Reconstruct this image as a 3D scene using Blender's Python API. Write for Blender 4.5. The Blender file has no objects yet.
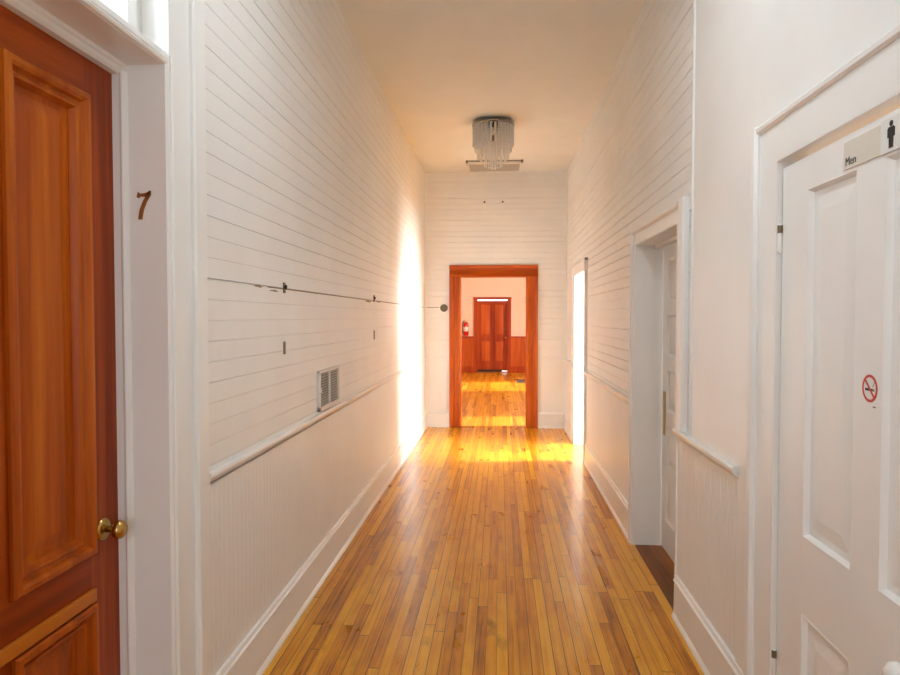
import bpy, bmesh, math, random
from mathutils import Vector, Matrix
random.seed(7)
PI = math.pi
COL = bpy.context.scene.collection

# ------------------------------------------------------------------ materials
def new_mat(name):
    m = bpy.data.materials.new(name); m.use_nodes = True
    nt = m.node_tree; nt.nodes.clear()
    out = nt.nodes.new('ShaderNodeOutputMaterial')
    b = nt.nodes.new('ShaderNodeBsdfPrincipled')
    nt.links.new(b.outputs[0], out.inputs[0])
    return m, nt, b, out

def lin(r, g, b):
    f = lambda c: c/12.92 if c <= .04045 else ((c+.055)/1.055)**2.4
    return (f(r/255), f(g/255), f(b/255), 1)

def pos_noise(nt, scale, vscale=(1, 1, 1), detail=4, rough=.55):
    g = nt.nodes.new('ShaderNodeNewGeometry')
    mp = nt.nodes.new('ShaderNodeMapping'); mp.inputs['Scale'].default_value = vscale
    nt.links.new(g.outputs['Position'], mp.inputs['Vector'])
    n = nt.nodes.new('ShaderNodeTexNoise'); n.inputs['Scale'].default_value = scale
    n.inputs['Detail'].default_value = detail; n.inputs['Roughness'].default_value = rough
    nt.links.new(mp.outputs[0], n.inputs['Vector'])
    return n

def ramp(nt, src, stops):
    r = nt.nodes.new('ShaderNodeValToRGB')
    while len(r.color_ramp.elements) < len(stops): r.color_ramp.elements.new(.5)
    for e, (p, c) in zip(r.color_ramp.elements, stops): e.position = p; e.color = c
    nt.links.new(src, r.inputs[0])
    return r

def bump(nt, b, src, strength, dist=.002):
    bp = nt.nodes.new('ShaderNodeBump'); bp.inputs['Strength'].default_value = strength
    bp.inputs['Distance'].default_value = dist
    nt.links.new(src, bp.inputs['Height']); nt.links.new(bp.outputs[0], b.inputs['Normal'])

def paint(name, c, rough=.4, var=.03, bs=.15):
    m, nt, b, o = new_mat(name)
    n = pos_noise(nt, 2.2, detail=6)
    d = tuple(x*(1-var) for x in c[:3])+(1,)
    l = tuple(min(1, x*(1+var)) for x in c[:3])+(1,)
    r = ramp(nt, n.outputs[0], [(.3, d), (.7, l)])
    nt.links.new(r.outputs[0], b.inputs['Base Color'])
    b.inputs['Roughness'].default_value = rough
    n2 = pos_noise(nt, 60, vscale=(1, 1, .25), detail=3)
    bump(nt, b, n2.outputs[0], bs, .001)
    return m

def wood(name, dark, mid, light, axis, rough=.36, coat=.03, freq=30):
    m, nt, b, o = new_mat(name)
    sc = [freq]*3; sc[axis] = 1.1
    n = pos_noise(nt, 1.0, vscale=tuple(sc), detail=5, rough=.6)
    sc2 = [5]*3; sc2[axis] = .35
    n2 = pos_noise(nt, 1.0, vscale=tuple(sc2), detail=3)
    mx = nt.nodes.new('ShaderNodeMath'); mx.operation = 'MULTIPLY_ADD'
    mx.inputs[1].default_value = .6
    ml = nt.nodes.new('ShaderNodeMath'); ml.operation = 'MULTIPLY'; ml.inputs[1].default_value = .4
    nt.links.new(n.outputs[0], ml.inputs[0])
    nt.links.new(n2.outputs[0], mx.inputs[0]); nt.links.new(ml.outputs[0], mx.inputs[2])
    r = ramp(nt, mx.outputs[0], [(.36, dark), (.5, mid), (.64, light)])
    nt.links.new(r.outputs[0], b.inputs['Base Color'])
    b.inputs['Roughness'].default_value = rough
    b.inputs['Specular IOR Level'].default_value = .2; b.inputs['Coat Weight'].default_value = coat; b.inputs['Coat Roughness'].default_value = .2
    bump(nt, b, n.outputs[0], .08, .001)
    return m

def plain(name, c, rough=.4, metal=0.0, var=.08, scale=40):
    m, nt, b, o = new_mat(name)
    n = pos_noise(nt, scale, detail=3)
    d = tuple(x*(1-var) for x in c[:3])+(1,); l = tuple(min(1, x*(1+var)) for x in c[:3])+(1,)
    r = ramp(nt, n.outputs[0], [(.35, d), (.65, l)])
    nt.links.new(r.outputs[0], b.inputs['Base Color'])
    b.inputs['Roughness'].default_value = rough; b.inputs['Metallic'].default_value = metal
    return m

def plank_floor():
    m, nt, b, o = new_mat('honey_strip_floor')
    N = nt.nodes.new; L = nt.links.new
    g = N('ShaderNodeNewGeometry'); sp = N('ShaderNodeSeparateXYZ'); L(g.outputs['Position'], sp.inputs[0])
    def math_(op, a, bb=None, c=None):
        n = N('ShaderNodeMath'); n.operation = op
        for i, v in enumerate((a, bb, c)):
            if v is None: continue
            if isinstance(v, (int, float)): n.inputs[i].default_value = v
            else: L(v, n.inputs[i])
        return n.outputs[0]
    W = .050
    u = math_('DIVIDE', math_('ADD', sp.outputs[0], 20.013), W)
    row = math_('FLOOR', u); fu = math_('FRACT', u)
    wn = N('ShaderNodeTexWhiteNoise'); wn.noise_dimensions = '1D'; L(row, wn.inputs['W'])
    off = math_('MULTIPLY', wn.outputs['Value'], 7.0)
    v = math_('DIVIDE', math_('ADD', math_('ADD', sp.outputs[1], 30), off), 1.35)
    seg = math_('FLOOR', v); fv = math_('FRACT', v)
    cid = N('ShaderNodeCombineXYZ'); L(row, cid.inputs[0]); L(seg, cid.inputs[1])
    wn2 = N('ShaderNodeTexWhiteNoise'); wn2.noise_dimensions = '2D'; L(cid.outputs[0], wn2.inputs['Vector'])
    rnd = wn2.outputs['Value']
    # grain, shifted per plank
    cg = N('ShaderNodeCombineXYZ')
    L(math_('MULTIPLY', sp.outputs[0], 60), cg.inputs[0]); L(math_('MULTIPLY', sp.outputs[1], 1.6), cg.inputs[1])
    L(math_('MULTIPLY', rnd, 37), cg.inputs[2])
    ng = N('ShaderNodeTexNoise'); ng.inputs['Scale'].default_value = 1; ng.inputs['Detail'].default_value = 6
    ng.inputs['Roughness'].default_value = .65; ng.inputs['Distortion'].default_value = .4
    L(cg.outputs[0], ng.inputs['Vector'])
    # broad blotches and worn dark marks
    cb = N('ShaderNodeCombineXYZ')
    L(math_('MULTIPLY', sp.outputs[0], 9), cb.inputs[0]); L(math_('MULTIPLY', sp.outputs[1], 4), cb.inputs[1]); L(math_('MULTIPLY', rnd, 11), cb.inputs[2])
    nb = N('ShaderNodeTexNoise'); nb.inputs['Scale'].default_value = 1; nb.inputs['Detail'].default_value = 5
    L(cb.outputs[0], nb.inputs['Vector'])
    t = math_('ADD', math_('MULTIPLY_ADD', rnd, .31, .015), math_('ADD', math_('MULTIPLY_ADD', ng.outputs[0], .74, -.15), math_('MULTIPLY', nb.outputs[0], .40)))
    r = ramp(nt, t, [(.26, lin(96, 46, 2)), (.41, lin(168, 98, 9)), (.56, lin(206, 133, 18)), (.76, lin(228, 164, 42))])
    # knots / stains
    kn = math_('MULTIPLY', math_('GREATER_THAN', nb.outputs[0], .66), .55)
    ks = N('ShaderNodeMapRange'); L(nb.outputs[0], ks.inputs[0])
    ks.inputs[1].default_value = .63; ks.inputs[2].default_value = .82; ks.inputs[3].default_value = 0; ks.inputs[4].default_value = .75
    mx = N('ShaderNodeMixRGB'); L(ks.outputs[0], mx.inputs[0]); L(r.outputs[0], mx.inputs[1]); mx.inputs[2].default_value = lin(74, 34, 8)
    # seams, each board edge of its own tightness
    sw = math_('ADD', math_('MULTIPLY', wn.outputs['Value'], .06), .025)
    s1 = math_('LESS_THAN', fu, sw)
    s2 = math_('LESS_THAN', fv, .0035)
    sm = math_('MAXIMUM', s1, s2)
    mx2 = N('ShaderNodeMixRGB'); L(math_('MULTIPLY', sm, .9), mx2.inputs[0]); L(mx.outputs[0], mx2.inputs[1]); mx2.inputs[2].default_value = lin(24, 10, 2)
    L(mx2.outputs[0], b.inputs['Base Color'])
    rr = N('ShaderNodeMapRange'); L(nb.outputs[0], rr.inputs[0]); rr.inputs[3].default_value = .2; rr.inputs[4].default_value = .42
    L(rr.outputs[0], b.inputs['Roughness'])
    b.inputs['Specular IOR Level'].default_value = .32; b.inputs['Coat Weight'].default_value = .13; b.inputs['Coat Roughness'].default_value = .12
    h = math_('ADD', math_('MULTIPLY', sm, -1.0), math_('MULTIPLY', rnd, .35))
    bump(nt, b, h, .25, .002)
    return m

def glass_pane():
    m, nt, b, o = new_mat('window_glass')
    nt.nodes.remove(b)
    t = nt.nodes.new('ShaderNodeBsdfTransparent'); gl = nt.nodes.new('ShaderNodeBsdfGlossy'); gl.inputs['Roughness'].default_value = .02
    mx = nt.nodes.new('ShaderNodeMixShader')
    mx.inputs[0].default_value = .06; nt.links.new(t.outputs[0], mx.inputs[1]); nt.links.new(gl.outputs[0], mx.inputs[2])
    nt.links.new(mx.outputs[0], o.inputs[0])
    return m

def crystal_mat():
    m, nt, b, o = new_mat('cut_crystal')
    b.inputs['Base Color'].default_value = (.86, .85, .83, 1)
    b.inputs['Transmission Weight'].default_value = .15
    b.inputs['Roughness'].default_value = .12; b.inputs['IOR'].default_value = 1.5
    n = pos_noise(nt, 80); 
    r = ramp(nt, n.outputs[0], [(.3, (.88, .87, .85, 1)), (.7, (.99, .98, .96, 1))])
    nt.links.new(r.outputs[0], b.inputs['Base Color'])
    return m

M = {}
M['white'] = paint('off_white_board_paint', (.80, .785, .755), .42)
M['trim'] = paint('white_gloss_trim_paint', (.82, .81, .785), .3)
M['ceil'] = paint('cream_ceiling_paint', (.745, .75, .705), .6)
M['peach'] = paint('peach_wall_paint', (.80, .59, .44), .6)
M['floor'] = plank_floor()
DK, MD, LT = lin(100, 32, 2), lin(140, 52, 5), lin(176, 80, 12)
M['wood_v'] = wood('red_fir_upright_grain', DK, MD, LT, 2)
M['wood_h'] = wood('red_fir_cross_grain', DK, MD, LT, 1)
M['wood_p'] = wood('amber_fir_panel', lin(126, 48, 4), lin(168, 76, 9), lin(198, 106, 22), 2, freq=22)
M['wood_l'] = wood('light_fir_strip', lin(160, 82, 16), lin(184, 102, 26), lin(206, 128, 42), 1)
M['case_v'] = wood('varnished_casing_upright', lin(136, 52, 7), lin(170, 74, 14), lin(198, 102, 32), 2)
M['case_h'] = wood('varnished_casing_cross', lin(136, 52, 7), lin(170, 74, 14), lin(198, 102, 32), 0)
M['mah_v'] = wood('far_red_wood_upright', lin(124, 40, 10), lin(160, 62, 20), lin(186, 84, 32), 2)
M['mah_p'] = wood('far_red_wood_panel', lin(152, 60, 16), lin(184, 84, 28), lin(206, 110, 46), 2)
M['thresh'] = wood('dark_threshold_wood', lin(96, 50, 12), lin(134, 76, 24), lin(160, 98, 38), 1)
M['tarnish'] = plain('tarnished_bronze', lin(104, 92, 72), .5, .3)
M['brass'] = plain('aged_brass', lin(186, 150, 84), .25, 1)
M['bronze'] = plain('dull_bronze', lin(150, 94, 46), .45, .35)
M['dark'] = plain('dark_gap', lin(40, 32, 26), .8)
M['rust'] = plain('rusty_iron', lin(128, 108, 76), .6, .5)
M['steel'] = plain('grey_steel', lin(150, 145, 138), .35, .8)
M['chrome'] = plain('polished_chrome', lin(150, 145, 140), .12, 1)
M['vent'] = plain('white_enamel', lin(222, 218, 210), .4, 0, .02)
M['louver'] = plain('grey_enamel', lin(176, 170, 160), .45, 0, .03)
M['porcelain'] = plain('white_porcelain', lin(232, 230, 226), .15, 0, .02)
M['sign'] = plain('ivory_plastic', lin(214, 208, 196), .35, 0, .02)
M['signw'] = plain('pale_plastic', lin(222, 222, 218), .35, 0, .02)
M['black'] = plain('black_print', lin(24, 22, 22), .5)
M['grey'] = plain('grey_print', lin(84, 84, 80), .5)
M['red'] = plain('red_print', lin(196, 44, 28), .45)
M['ext'] = plain('red_enamel', lin(190, 22, 16), .25)
M['label'] = plain('white_label', lin(228, 222, 212), .5, 0, .02)
M['glass'] = glass_pane()
M['crystal'] = crystal_mat()
M['bulb'] = plain('frosted_bulb', lin(236, 232, 224), .3, 0, .01)
M['stain'] = plain('brown_water_stain', lin(150, 130, 104), .7, 0, .25, 90)

# ------------------------------------------------------------------ mesh building
def wloc(o):
    v = Vector((0, 0, 0))
    while o is not None: v += o.location; o = o.parent
    return v

class MB:
    def __init__(s): s.bm = bmesh.new()
    def box(s, a, b, bev=0):
        x0, x1 = sorted((a[0], b[0])); y0, y1 = sorted((a[1], b[1])); z0, z1 = sorted((a[2], b[2]))
        v = [s.bm.verts.new(p) for p in ((x0,y0,z0),(x1,y0,z0),(x1,y1,z0),(x0,y1,z0),(x0,y0,z1),(x1,y0,z1),(x1,y1,z1),(x0,y1,z1))]
        f = [s.bm.faces.new([v[i] for i in q]) for q in ((3,2,1,0),(4,5,6,7),(0,1,5,4),(1,2,6,5),(2,3,7,6),(3,0,4,7))]
        if bev:
            es = set(e for q in f for e in q.edges)
            bmesh.ops.bevel(s.bm, geom=list(es), offset=bev, segments=2, affect='EDGES', profile=.6)
        return s
    def faces(s, verts, faces):
        v = [s.bm.verts.new(p) for p in verts]
        for f in faces: s.bm.faces.new([v[i] for i in f])
        return s
    def sweep(s, prof, t0, t1, fn, cap=True, closed=True):
        """profile points (a,b) carried from t0 to t1; fn(a,b,t)->xyz"""
        A = [s.bm.verts.new(fn(a, b, t0)) for a, b in prof]; B = [s.bm.verts.new(fn(a, b, t1)) for a, b in prof]
        n = len(prof)
        for i in range(n if closed else n-1):
            j = (i+1) % n; s.bm.faces.new((A[i], A[j], B[j], B[i]))
        if cap and closed: s.bm.faces.new(A); s.bm.faces.new(B[::-1])
        return s
    def lathe(s, prof, origin=(0,0,0), axis=(0,0,1), seg=24):
        """profile (r,h) turned about axis through origin"""
        ax = Vector(axis).normalized(); q = Vector((0,0,1)).rotation_difference(ax); o = Vector(origin)
        rings = []
        for r, h in prof:
            if r < 1e-6: rings.append([s.bm.verts.new(o + q @ Vector((0,0,h)))])
            else: rings.append([s.bm.verts.new(o + q @ Vector((r*math.cos(2*PI*k/seg), r*math.sin(2*PI*k/seg), h))) for k in range(seg)])
        for a, b in zip(rings, rings[1:]):
            for k in range(seg):
                k2 = (k+1) % seg
                f = [a[k % len(a)], a[k2 % len(a)], b[k2 % len(b)], b[k % len(b)]]
                u = []
                for x in f:
                    if x not in u: u.append(x)
                if len(u) > 2: s.bm.faces.new(u)
        for ring in (rings[0], rings[-1]):
            if len(ring) > 2:
                try: s.bm.faces.new(ring)
                except ValueError: pass
        return s
    def tube(s, pts, r, seg=8):
        pts = [Vector(p) for p in pts]; prev = None
        for i, p in enumerate(pts):
            d = (pts[min(i+1, len(pts)-1)] - pts[max(i-1, 0)]).normalized()
            q = Vector((0,0,1)).rotation_difference(d)
            ring = [s.bm.verts.new(p + q @ Vector((r*math.cos(2*PI*k/seg), r*math.sin(2*PI*k/seg), 0))) for k in range(seg)]
            if prev:
                for k in range(seg): s.bm.faces.new((prev[k], prev[(k+1) % seg], ring[(k+1) % seg], ring[k]))
            else: s.bm.faces.new(ring[::-1])
            prev = ring
        s.bm.faces.new(prev); return s
    def build(s, name, mat, parent=None, smooth=False, base=None):
        bmesh.ops.recalc_face_normals(s.bm, faces=s.bm.faces)
        if parent is not None: off = wloc(parent)
        elif base is not None: off = Vector(base)
        else:
            vs = [v.co for v in s.bm.verts]
            off = Vector(((min(v.x for v in vs)+max(v.x for v in vs))/2, (min(v.y for v in vs)+max(v.y for v in vs))/2, min(v.z for v in vs)))
        for v in s.bm.verts: v.co -= off
        me = bpy.data.meshes.new(name); s.bm.to_mesh(me); s.bm.free()
        if smooth:
            for p in me.polygons: p.use_smooth = True
        me.materials.append(mat)
        o = bpy.data.objects.new(name, me); COL.objects.link(o)
        if parent is not None: o.parent = parent
        else: o.location = off
        return o

def tag(o, label=None, cat=None, group=None, kind=None):
    if label: o['label'] = label
    if cat: o['category'] = cat
    if group: o['group'] = group
    if kind: o['kind'] = kind
    return o
def empty(name, loc, label=None, cat=None, group=None, kind=None):
    o = bpy.data.objects.new(name, None); o.empty_display_size = .1; o.location = loc
    COL.objects.link(o); return tag(o, label, cat, group, kind)
def struct(o, label, cat): return tag(o, label, cat, None, 'structure')

# plane frames: (u, v, n) -> world; n points into the corridor
L, R, END, H = -1.023, .89, 9.18, 3.458
def FL(x=L): return lambda u, v, n: (x+n, u, v)
def FR(x=R): return lambda u, v, n: (x-n, u, v)
def FE(y=END): return lambda u, v, n: (u, y-n, v)
def fbox(mb, F, u0, u1, v0, v1, n0, n1, bev=0): return mb.box(F(u0, v0, n0), F(u1, v1, n1), bev)
def hsh(k, s=0): return random.Random(k*7919+s*104729+13).random()

PITCH = .0735; PHASE = 1.636
def boards_h(mb, F, u0, u1, v0, v1, seed=0, wide=None, gw=1.0):
    """horizontal tongue-and-groove boards, grooves cut as real V channels"""
    prof = [(v0, 0)]
    k = math.ceil((v0-PHASE)/PITCH + .05)
    while PHASE + k*PITCH < v1-.004:
        c = PHASE + k*PITCH; g = gw*(.0009 + .0020*hsh(k, seed)**2); d = (.0018+.003*hsh(k, seed+1))*max(1, gw*.9)
        if k == 0 and wide: g, d = wide, .012
        prof += [(c-g, 0), (c-g*.6, -d), (c+g*.6, -d), (c+g, 0)]
        k += 1
    prof.append((v1, 0))
    mb.sweep(prof, u0, u1, lambda a, b, t: F(t, a, b), closed=False)
def boards_v(mb, F, u0, u1, v0, v1, pitch=.042, n=0.0):
    prof = [(u0, n)]; k = math.ceil(u0/pitch + .05)
    while k*pitch < u1-.004:
        c = k*pitch; g = .0016; d = .0010 + .0006*hsh(k, 3)
        prof += [(c-g, n), (c-g*.3, n-d), (c+g*.3, n-d), (c+g, n), (c+g*1.6, n+.0002), (c+g*3, n)]
        k += 1
    prof.append((u1, n))
    mb.sweep(prof, v0, v1, lambda a, b, t: F(a, t, b), closed=False)

BASE = [(0, 0), (.032, 0), (.032, .012), (.022, .03), (.020, .180), (.025, .186), (.025, .192), (.018, .198), (.014, .213), (0, .215)]
RAILS = [(0, .918), (.008, .920), (.010, .926), (.015, .931), (.019, .940), (.018, .950), (.014, .955), (.0, .956)]
RAIL = [(0, .895), (.010, .898), (.014, .908), (.026, .916), (.034, .928), (.036, .942), (.030, .95), (.0, .953)]
def along(mb, F, prof, u0, u1): mb.sweep(prof, u0, u1, lambda a, b, t: F(t, b, a))

# ------------------------------------------------------------------ floor and ceiling
f = MB().box((-2.75, -2.6, -.06), (4.3, 19.0, 0)).build('floor', M['floor'], base=(0, 0, 0))
struct(f, 'glossy honey coloured narrow strip wood floor of the hallway and far room', 'floor')
c = MB().box((L-.16, -2.45, H), (R+.16, END+.15, H+.06)).build('ceiling', M['ceil']); struct(c, 'plain cream painted hallway ceiling', 'ceiling')

# ------------------------------------------------------------------ left wall
D1a, D1b, D1h = .925, 1.975, 2.257      # door opening
T0, T1 = 2.30, 2.95                 # transom opening
mb = MB(); F = FL()
boards_h(mb, F, 2.2, END, .93, H, 1, wide=.004, gw=1.05)
boards_h(mb, F, -2.3, .78, .93, H, 1)
boards_h(mb, F, .78, 2.2, T1, H, 1)
fbox(mb, F, D1b+.02, END, 0, H, -.15, -.013)
fbox(mb, F, -2.3, D1a-.02, 0, H, -.15, -.013)
fbox(mb, F, D1a-.02, D1b+.02, T1+.02, H, -.15, -.013)
w = mb.build('wall_left', M['white'], base=(L, 0, 0)); struct(w, 'long left hallway wall of white horizontal boards over a beadboard dado', 'wall')
mb = MB(); boards_v(mb, F, 2.27, END, 0, .91, n=.004); boards_v(mb, F, -2.3, .75, 0, .91, n=.004)
mb.build('wainscot', M['white'], w)
# dark open crack and stains along the board joint
st = MB(); st.box((L-.0115, 2.95, PHASE-.0035), (L-.008, END-.02, PHASE+.003))
for (a, b, dz, hh) in ((2.74, 2.86, -.004, .007), (2.93, 3.06, -.016, .006), (5.05, 5.33, -.012, .010), (5.5, 5.75, -.004, .010), (3.4, 3.9, -.002, .004), (5.8, 6.3, -.002, .004)):
    n = 10; top = []; bot = []
    for i in range(n+1):
        t = i/n; y = a+(b-a)*t; e = math.sin(PI*t)
        top.append((L+.0012, y, PHASE+dz+hh*e*(.4+.6*hsh(i, int(a*100))))); bot.append((L+.0012, y, PHASE+dz-hh*e*(.4+.6*hsh(i, int(a*77)))))
    for i in range(n):
        st.faces([top[i], top[i+1], bot[i+1], bot[i]], [(0, 1, 2, 3)])
st.build('chipped_stain', M['stain'], w)

b_ = MB(); along(b_, F, BASE, 2.276, END); b_.build('baseboard_left', M['trim'], base=(L, 5, 0))
struct(bpy.data.objects['baseboard_left'], 'white moulded baseboard along the left hallway wall', 'baseboard')
b_ = MB(); along(b_, F, RAILS, 2.276, END); struct(b_.build('trim_1', M['trim']), 'white chair rail running along the left hallway wall', 'chair rail')
# corner beads at the end wall
b_ = MB().box((L, END-.022, .2), (L+.018, END, H)); struct(b_.build('trim_2', M['trim']), 'thin white corner bead where left and end walls meet', 'corner bead')
b_ = MB().box((R-.018, END-.022, .2), (R, END, H)); struct(b_.build('trim_3', M['trim']), 'thin white corner bead where right and end walls meet', 'corner bead')

# casing around the wooden door and its transom
t = empty('trim_4', (L, D1b, 0)); struct(t, 'wide white casing and jambs framing the varnished door and its transom', 'door casing')
m1 = MB()
fbox(m1, F, 1.993, 2.13, 0, 3.1, 0, .024)                                # flat
fbox(m1, F, 2.18, 2.276, 0, H, 0, .012, .002)                             # outer board
m1.build('casing', M['trim'], t)
m1 = MB(); m1.sweep([(2.13, 0), (2.13, .034), (2.138, .040), (2.158, .040), (2.17, .032), (2.18, .014), (2.18, 0)], 0, 3.1, lambda a, b, k: F(a, k, b))
m1.build('backband', M['trim'], t, False)
m1 = MB()
m1.sweep([(1.975, -.005), (1.975, .020), (1.981, .027), (1.989, .027), (1.993, .020), (1.996, .029), (2.003, .032), (2.012, .029), (2.012, 0), (1.99, -.005)], 0, D1h+.032, lambda a, b, k: F(a, k, b))
m1.build('bead', M['trim'], t)
m1 = MB()
fbox(m1, F, D1b, D1b+.02, 0, D1h, -.15, -.005)                            # far jamb face
fbox(m1, F, D1a-.02, D1a, 0, D1h, -.15, .012)
m1.build('jamb', M['trim'], t)
m1 = MB(); m1.sweep([(-.145, D1b), (-.145, D1b-.010), (-.118, D1b-.010), (-.110, D1b-.015), (-.106, D1b-.014), (-.100, D1b-.008), (-.096, D1b)], 0, D1h-.02, lambda a, b, k: F(b, k, a))
m1.sweep([(-.145, D1h), (-.145, D1h-.028), (-.118, D1h-.028), (-.110, D1h-.020), (-.106, D1h-.012), (-.100, D1h-.008), (-.096, D1h)], D1a, D1b, lambda a, b, k: F(k, b, a))
m1.build('door_stop', M['trim'], t)
m1 = MB()
fbox(m1, F, D1a-.1, D1b+.15, D1h, T0, -.15, .014)                         # transom bar
m1.sweep([(.012, D1h+.0), (.024, D1h+.003), (.028, D1h+.009), (.024, D1h+.014), (.018, D1h+.017), (.024, D1h+.020), (.024, D1h+.027), (.012, D1h+.03)], D1a-.1, D1b+.02, lambda a, b, k: F(k, b, a))
m1.build('transom_bar', M['trim'], t)
m1 = MB()
fbox(m1, F, D1b+.03, D1b+.05, T0, T1, -.15, .012); fbox(m1, F, D1a-.05, D1a-.03, T0, T1, -.15, .012); fbox(m1, F, D1a-.05, D1b+.05, T1, T1+.02, -.15, .012)
fbox(m1, F, D1b+.0165, D1b+.0299, T0, T1, -.02, .013)
fbox(m1, F, D1a-.13, D1b+.15, T1+.0, T1+.15, 0, .024); fbox(m1, F, D1a-.15, D1a-.02, 0, 3.1, 0, .024)
m1.build('transom_jamb', M['trim'], t)
wd = empty('window_1', (L-.1, 1.5, T0)); struct(wd, 'bright transom window in white frame above the varnished door', 'transom window')
m1 = MB()
fbox(m1, F, D1b-.06, D1b+.03, T0, T1, -.10, -.06); fbox(m1, F, D1a-.03, D1a+.06, T0, T1, -.10, -.06)
fbox(m1, F, D1a, D1b, T0, T0+.03, -.10, -.06); fbox(m1, F, D1a, D1b, T1-.05, T1, -.10, -.06)
m1.build('sash', M['trim'], wd)
m1 = MB(); fbox(m1, F, 1.42, 1.45, T0+.03, T1-.05, -.095, -.065); m1.build('glazing_bar', M['trim'], wd)
m1 = MB(); fbox(m1, F, D1a, D1b, T0+.03, T1-.03, -.082, -.078); m1.build('pane', M['glass'], wd)

# ------------------------------------------------------------------ panelled doors
def panel(mb, F, u0, u1, v0, v1, n, rais=.010, edge=.03):
    """recessed panel with a raised, bevelled field"""
    a = (F(u0, v0, n), F(u1, v0, n), F(u1, v1, n), F(u0, v1, n))
    e = edge; b = (F(u0+e*.35, v0+e*.35, n), F(u1-e*.35, v0+e*.35, n), F(u1-e*.35, v1-e*.35, n), F(u0+e*.35, v1-e*.35, n))
    c = (F(u0+e, v0+e, n+rais), F(u1-e, v0+e, n+rais), F(u1-e, v1-e, n+rais), F(u0+e, v1-e, n+rais))
    fs = []
    for i in range(4):
        j = (i+1) % 4; fs += [(i, j, 4+j, 4+i), (4+i, 4+j, 8+j, 8+i)]
    fs.append((8, 9, 10, 11))
    mb.faces(list(a+b+c), fs)
    fbox(mb, F, u0-.01, u1+.01, v0-.01, v1+.01, n-.012, n-.001)
def moulding(mb, F, u0, u1, v0, v1, prof):
    """mitred frame; prof = list of (inset, n)"""
    rings = [[F(u0+i, v0+i, n), F(u1-i, v0+i, n), F(u1-i, v1-i, n), F(u0+i, v1-i, n)] for i, n in prof]
    vs = [p for r in rings for p in r]; fs = []
    for k in range(len(prof)-1):
        for i in range(4):
            j = (i+1) % 4; fs.append((4*k+i, 4*k+j, 4*k+4+j, 4*k+4+i))
    mb.faces(vs, fs)
def panel_door(root, F, u0, u1, v0, v1, T, cols, rows, mv, mh, mp, mm, prof, pn=-.014, rais=.008, edge=.035):
    """stiles, rails, muntins, panels and mouldings, each a mesh; cols/rows list panel spans"""
    for a, b in ((u0, cols[0][0]), (cols[-1][1], u1)):
        fbox(MBx := MB(), F, a, b, v0, v1, -T, 0); MBx.build('stile', mv, root)
    vs = [v0]+[x for r in rows for x in r]+[v1]
    for k in range(0, len(vs), 2):
        fbox(MBx := MB(), F, cols[0][0], cols[-1][1], vs[k], vs[k+1], -T, 0); MBx.build('rail', mh, root)
    for r in rows:
        for ca, cb in zip(cols, cols[1:]):
            fbox(MBx := MB(), F, ca[1], cb[0], r[0], r[1], -T, 0); MBx.build('muntin', mv, root)
        for cc in cols:
            MBx = MB(); panel(MBx, F, cc[0]+prof[-1][0]-.002, cc[1]-prof[-1][0]+.002, r[0]+prof[-1][0]-.002, r[1]-prof[-1][0]+.002, pn, rais, edge)
            p = MBx.build('panel', mp, root)
            MBx = MB(); moulding(MBx, F, cc[0], cc[1], r[0], r[1], prof); MBx.build('moulding', mm, p)

BOLD = [(-.012, 0), (-.012, .010), (-.006, .016), (.006, .017), (.014, .010), (.018, -.002), (.024, -.004), (.028, .001), (.036, -.001), (.042, -.012), (.046, -.018)]
SLIM = [(0, 0), (.003, .001), (.006, -.003), (.010, -.010), (.012, -.014)]

def knob(root, F, u, v, mat, nm='knob', r=.026, proj=.062):
    o = F(u, v, 0); ax = Vector(F(0, 0, 1))-Vector(F(0, 0, 0))
    rose = MB().lathe([(0, 0), (.034, 0), (.034, .003), (.028, .008), (.018, .010), (.012, .012)], o, ax).build('rosette', mat, root, True)
    s = r
    return MB().lathe([(.010, .008), (.009, proj-s*.9), (.013, proj-s*.75), (s*.8, proj-s*.55), (s, proj-s*.1), (s*.92, proj+s*.25), (s*.6, proj+s*.5), (0, proj+s*.58)], o, ax).build(nm, mat, root, True)

FD = FL(-1.163)
d1 = empty('door_1', (-1.163, 1.97, 0)); struct(d1, 'varnished reddish wooden panelled door at left with brass knob', 'door')
panel_door(d1, FD, .945, 1.972, .012, 2.236, .04, [(1.08, 1.385), (1.52, 1.828)], [(.18, .668), (.835, 2.115)],
           M['wood_v'], M['wood_h'], M['wood_p'], M['wood_p'], BOLD, pn=-.020, rais=.008, edge=.05)
m1 = MB(); fbox(m1, FD, 1.07, 1.834, .688, .725, 0, .012, .003); m1.build('ledge_strip', M['wood_l'], d1)
knob(d1, FD, 1.886, .878, M['brass'], r=.028, proj=.052)

# bronze house number on the jamb facing the hall
b_ = MB(); yj = D1b-.0005
def p7(pts):
    n = len(pts); pts = [(X0+(x-X0)*.86, Z0+(z-Z0)*.92) for x, z in pts]; b_.faces([(x, yj, z) for x, z in pts]+[(x, yj-.006, z) for x, z in pts],
        [tuple(range(n)), tuple(range(2*n-1, n-1, -1))]+[(i, (i+1) % n, n+(i+1) % n, n+i) for i in range(n)])
X0, Z0 = -1.092, 1.795
p7([(X0-.001, Z0+.073), (X0+.004, Z0+.090), (X0+.012, Z0+.084), (X0+.032, Z0+.086), (X0+.048, Z0+.094), (X0+.049, Z0+.082), (X0+.030, Z0+.074), (X0+.010, Z0+.075), (X0+.005, Z0+.070)])
p7([(X0+.048, Z0+.094), (X0+.049, Z0+.080), (X0+.034, Z0+.058), (X0+.022, Z0+.030), (X0+.016, Z0+.0), (X0+.004, Z0+.0), (X0+.009, Z0+.030), (X0+.022, Z0+.060), (X0+.038, Z0+.084)])
tag(b_.build('door_number', M['bronze']), 'bronze numeral 7 fixed to the white door jamb at left', 'number')

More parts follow.
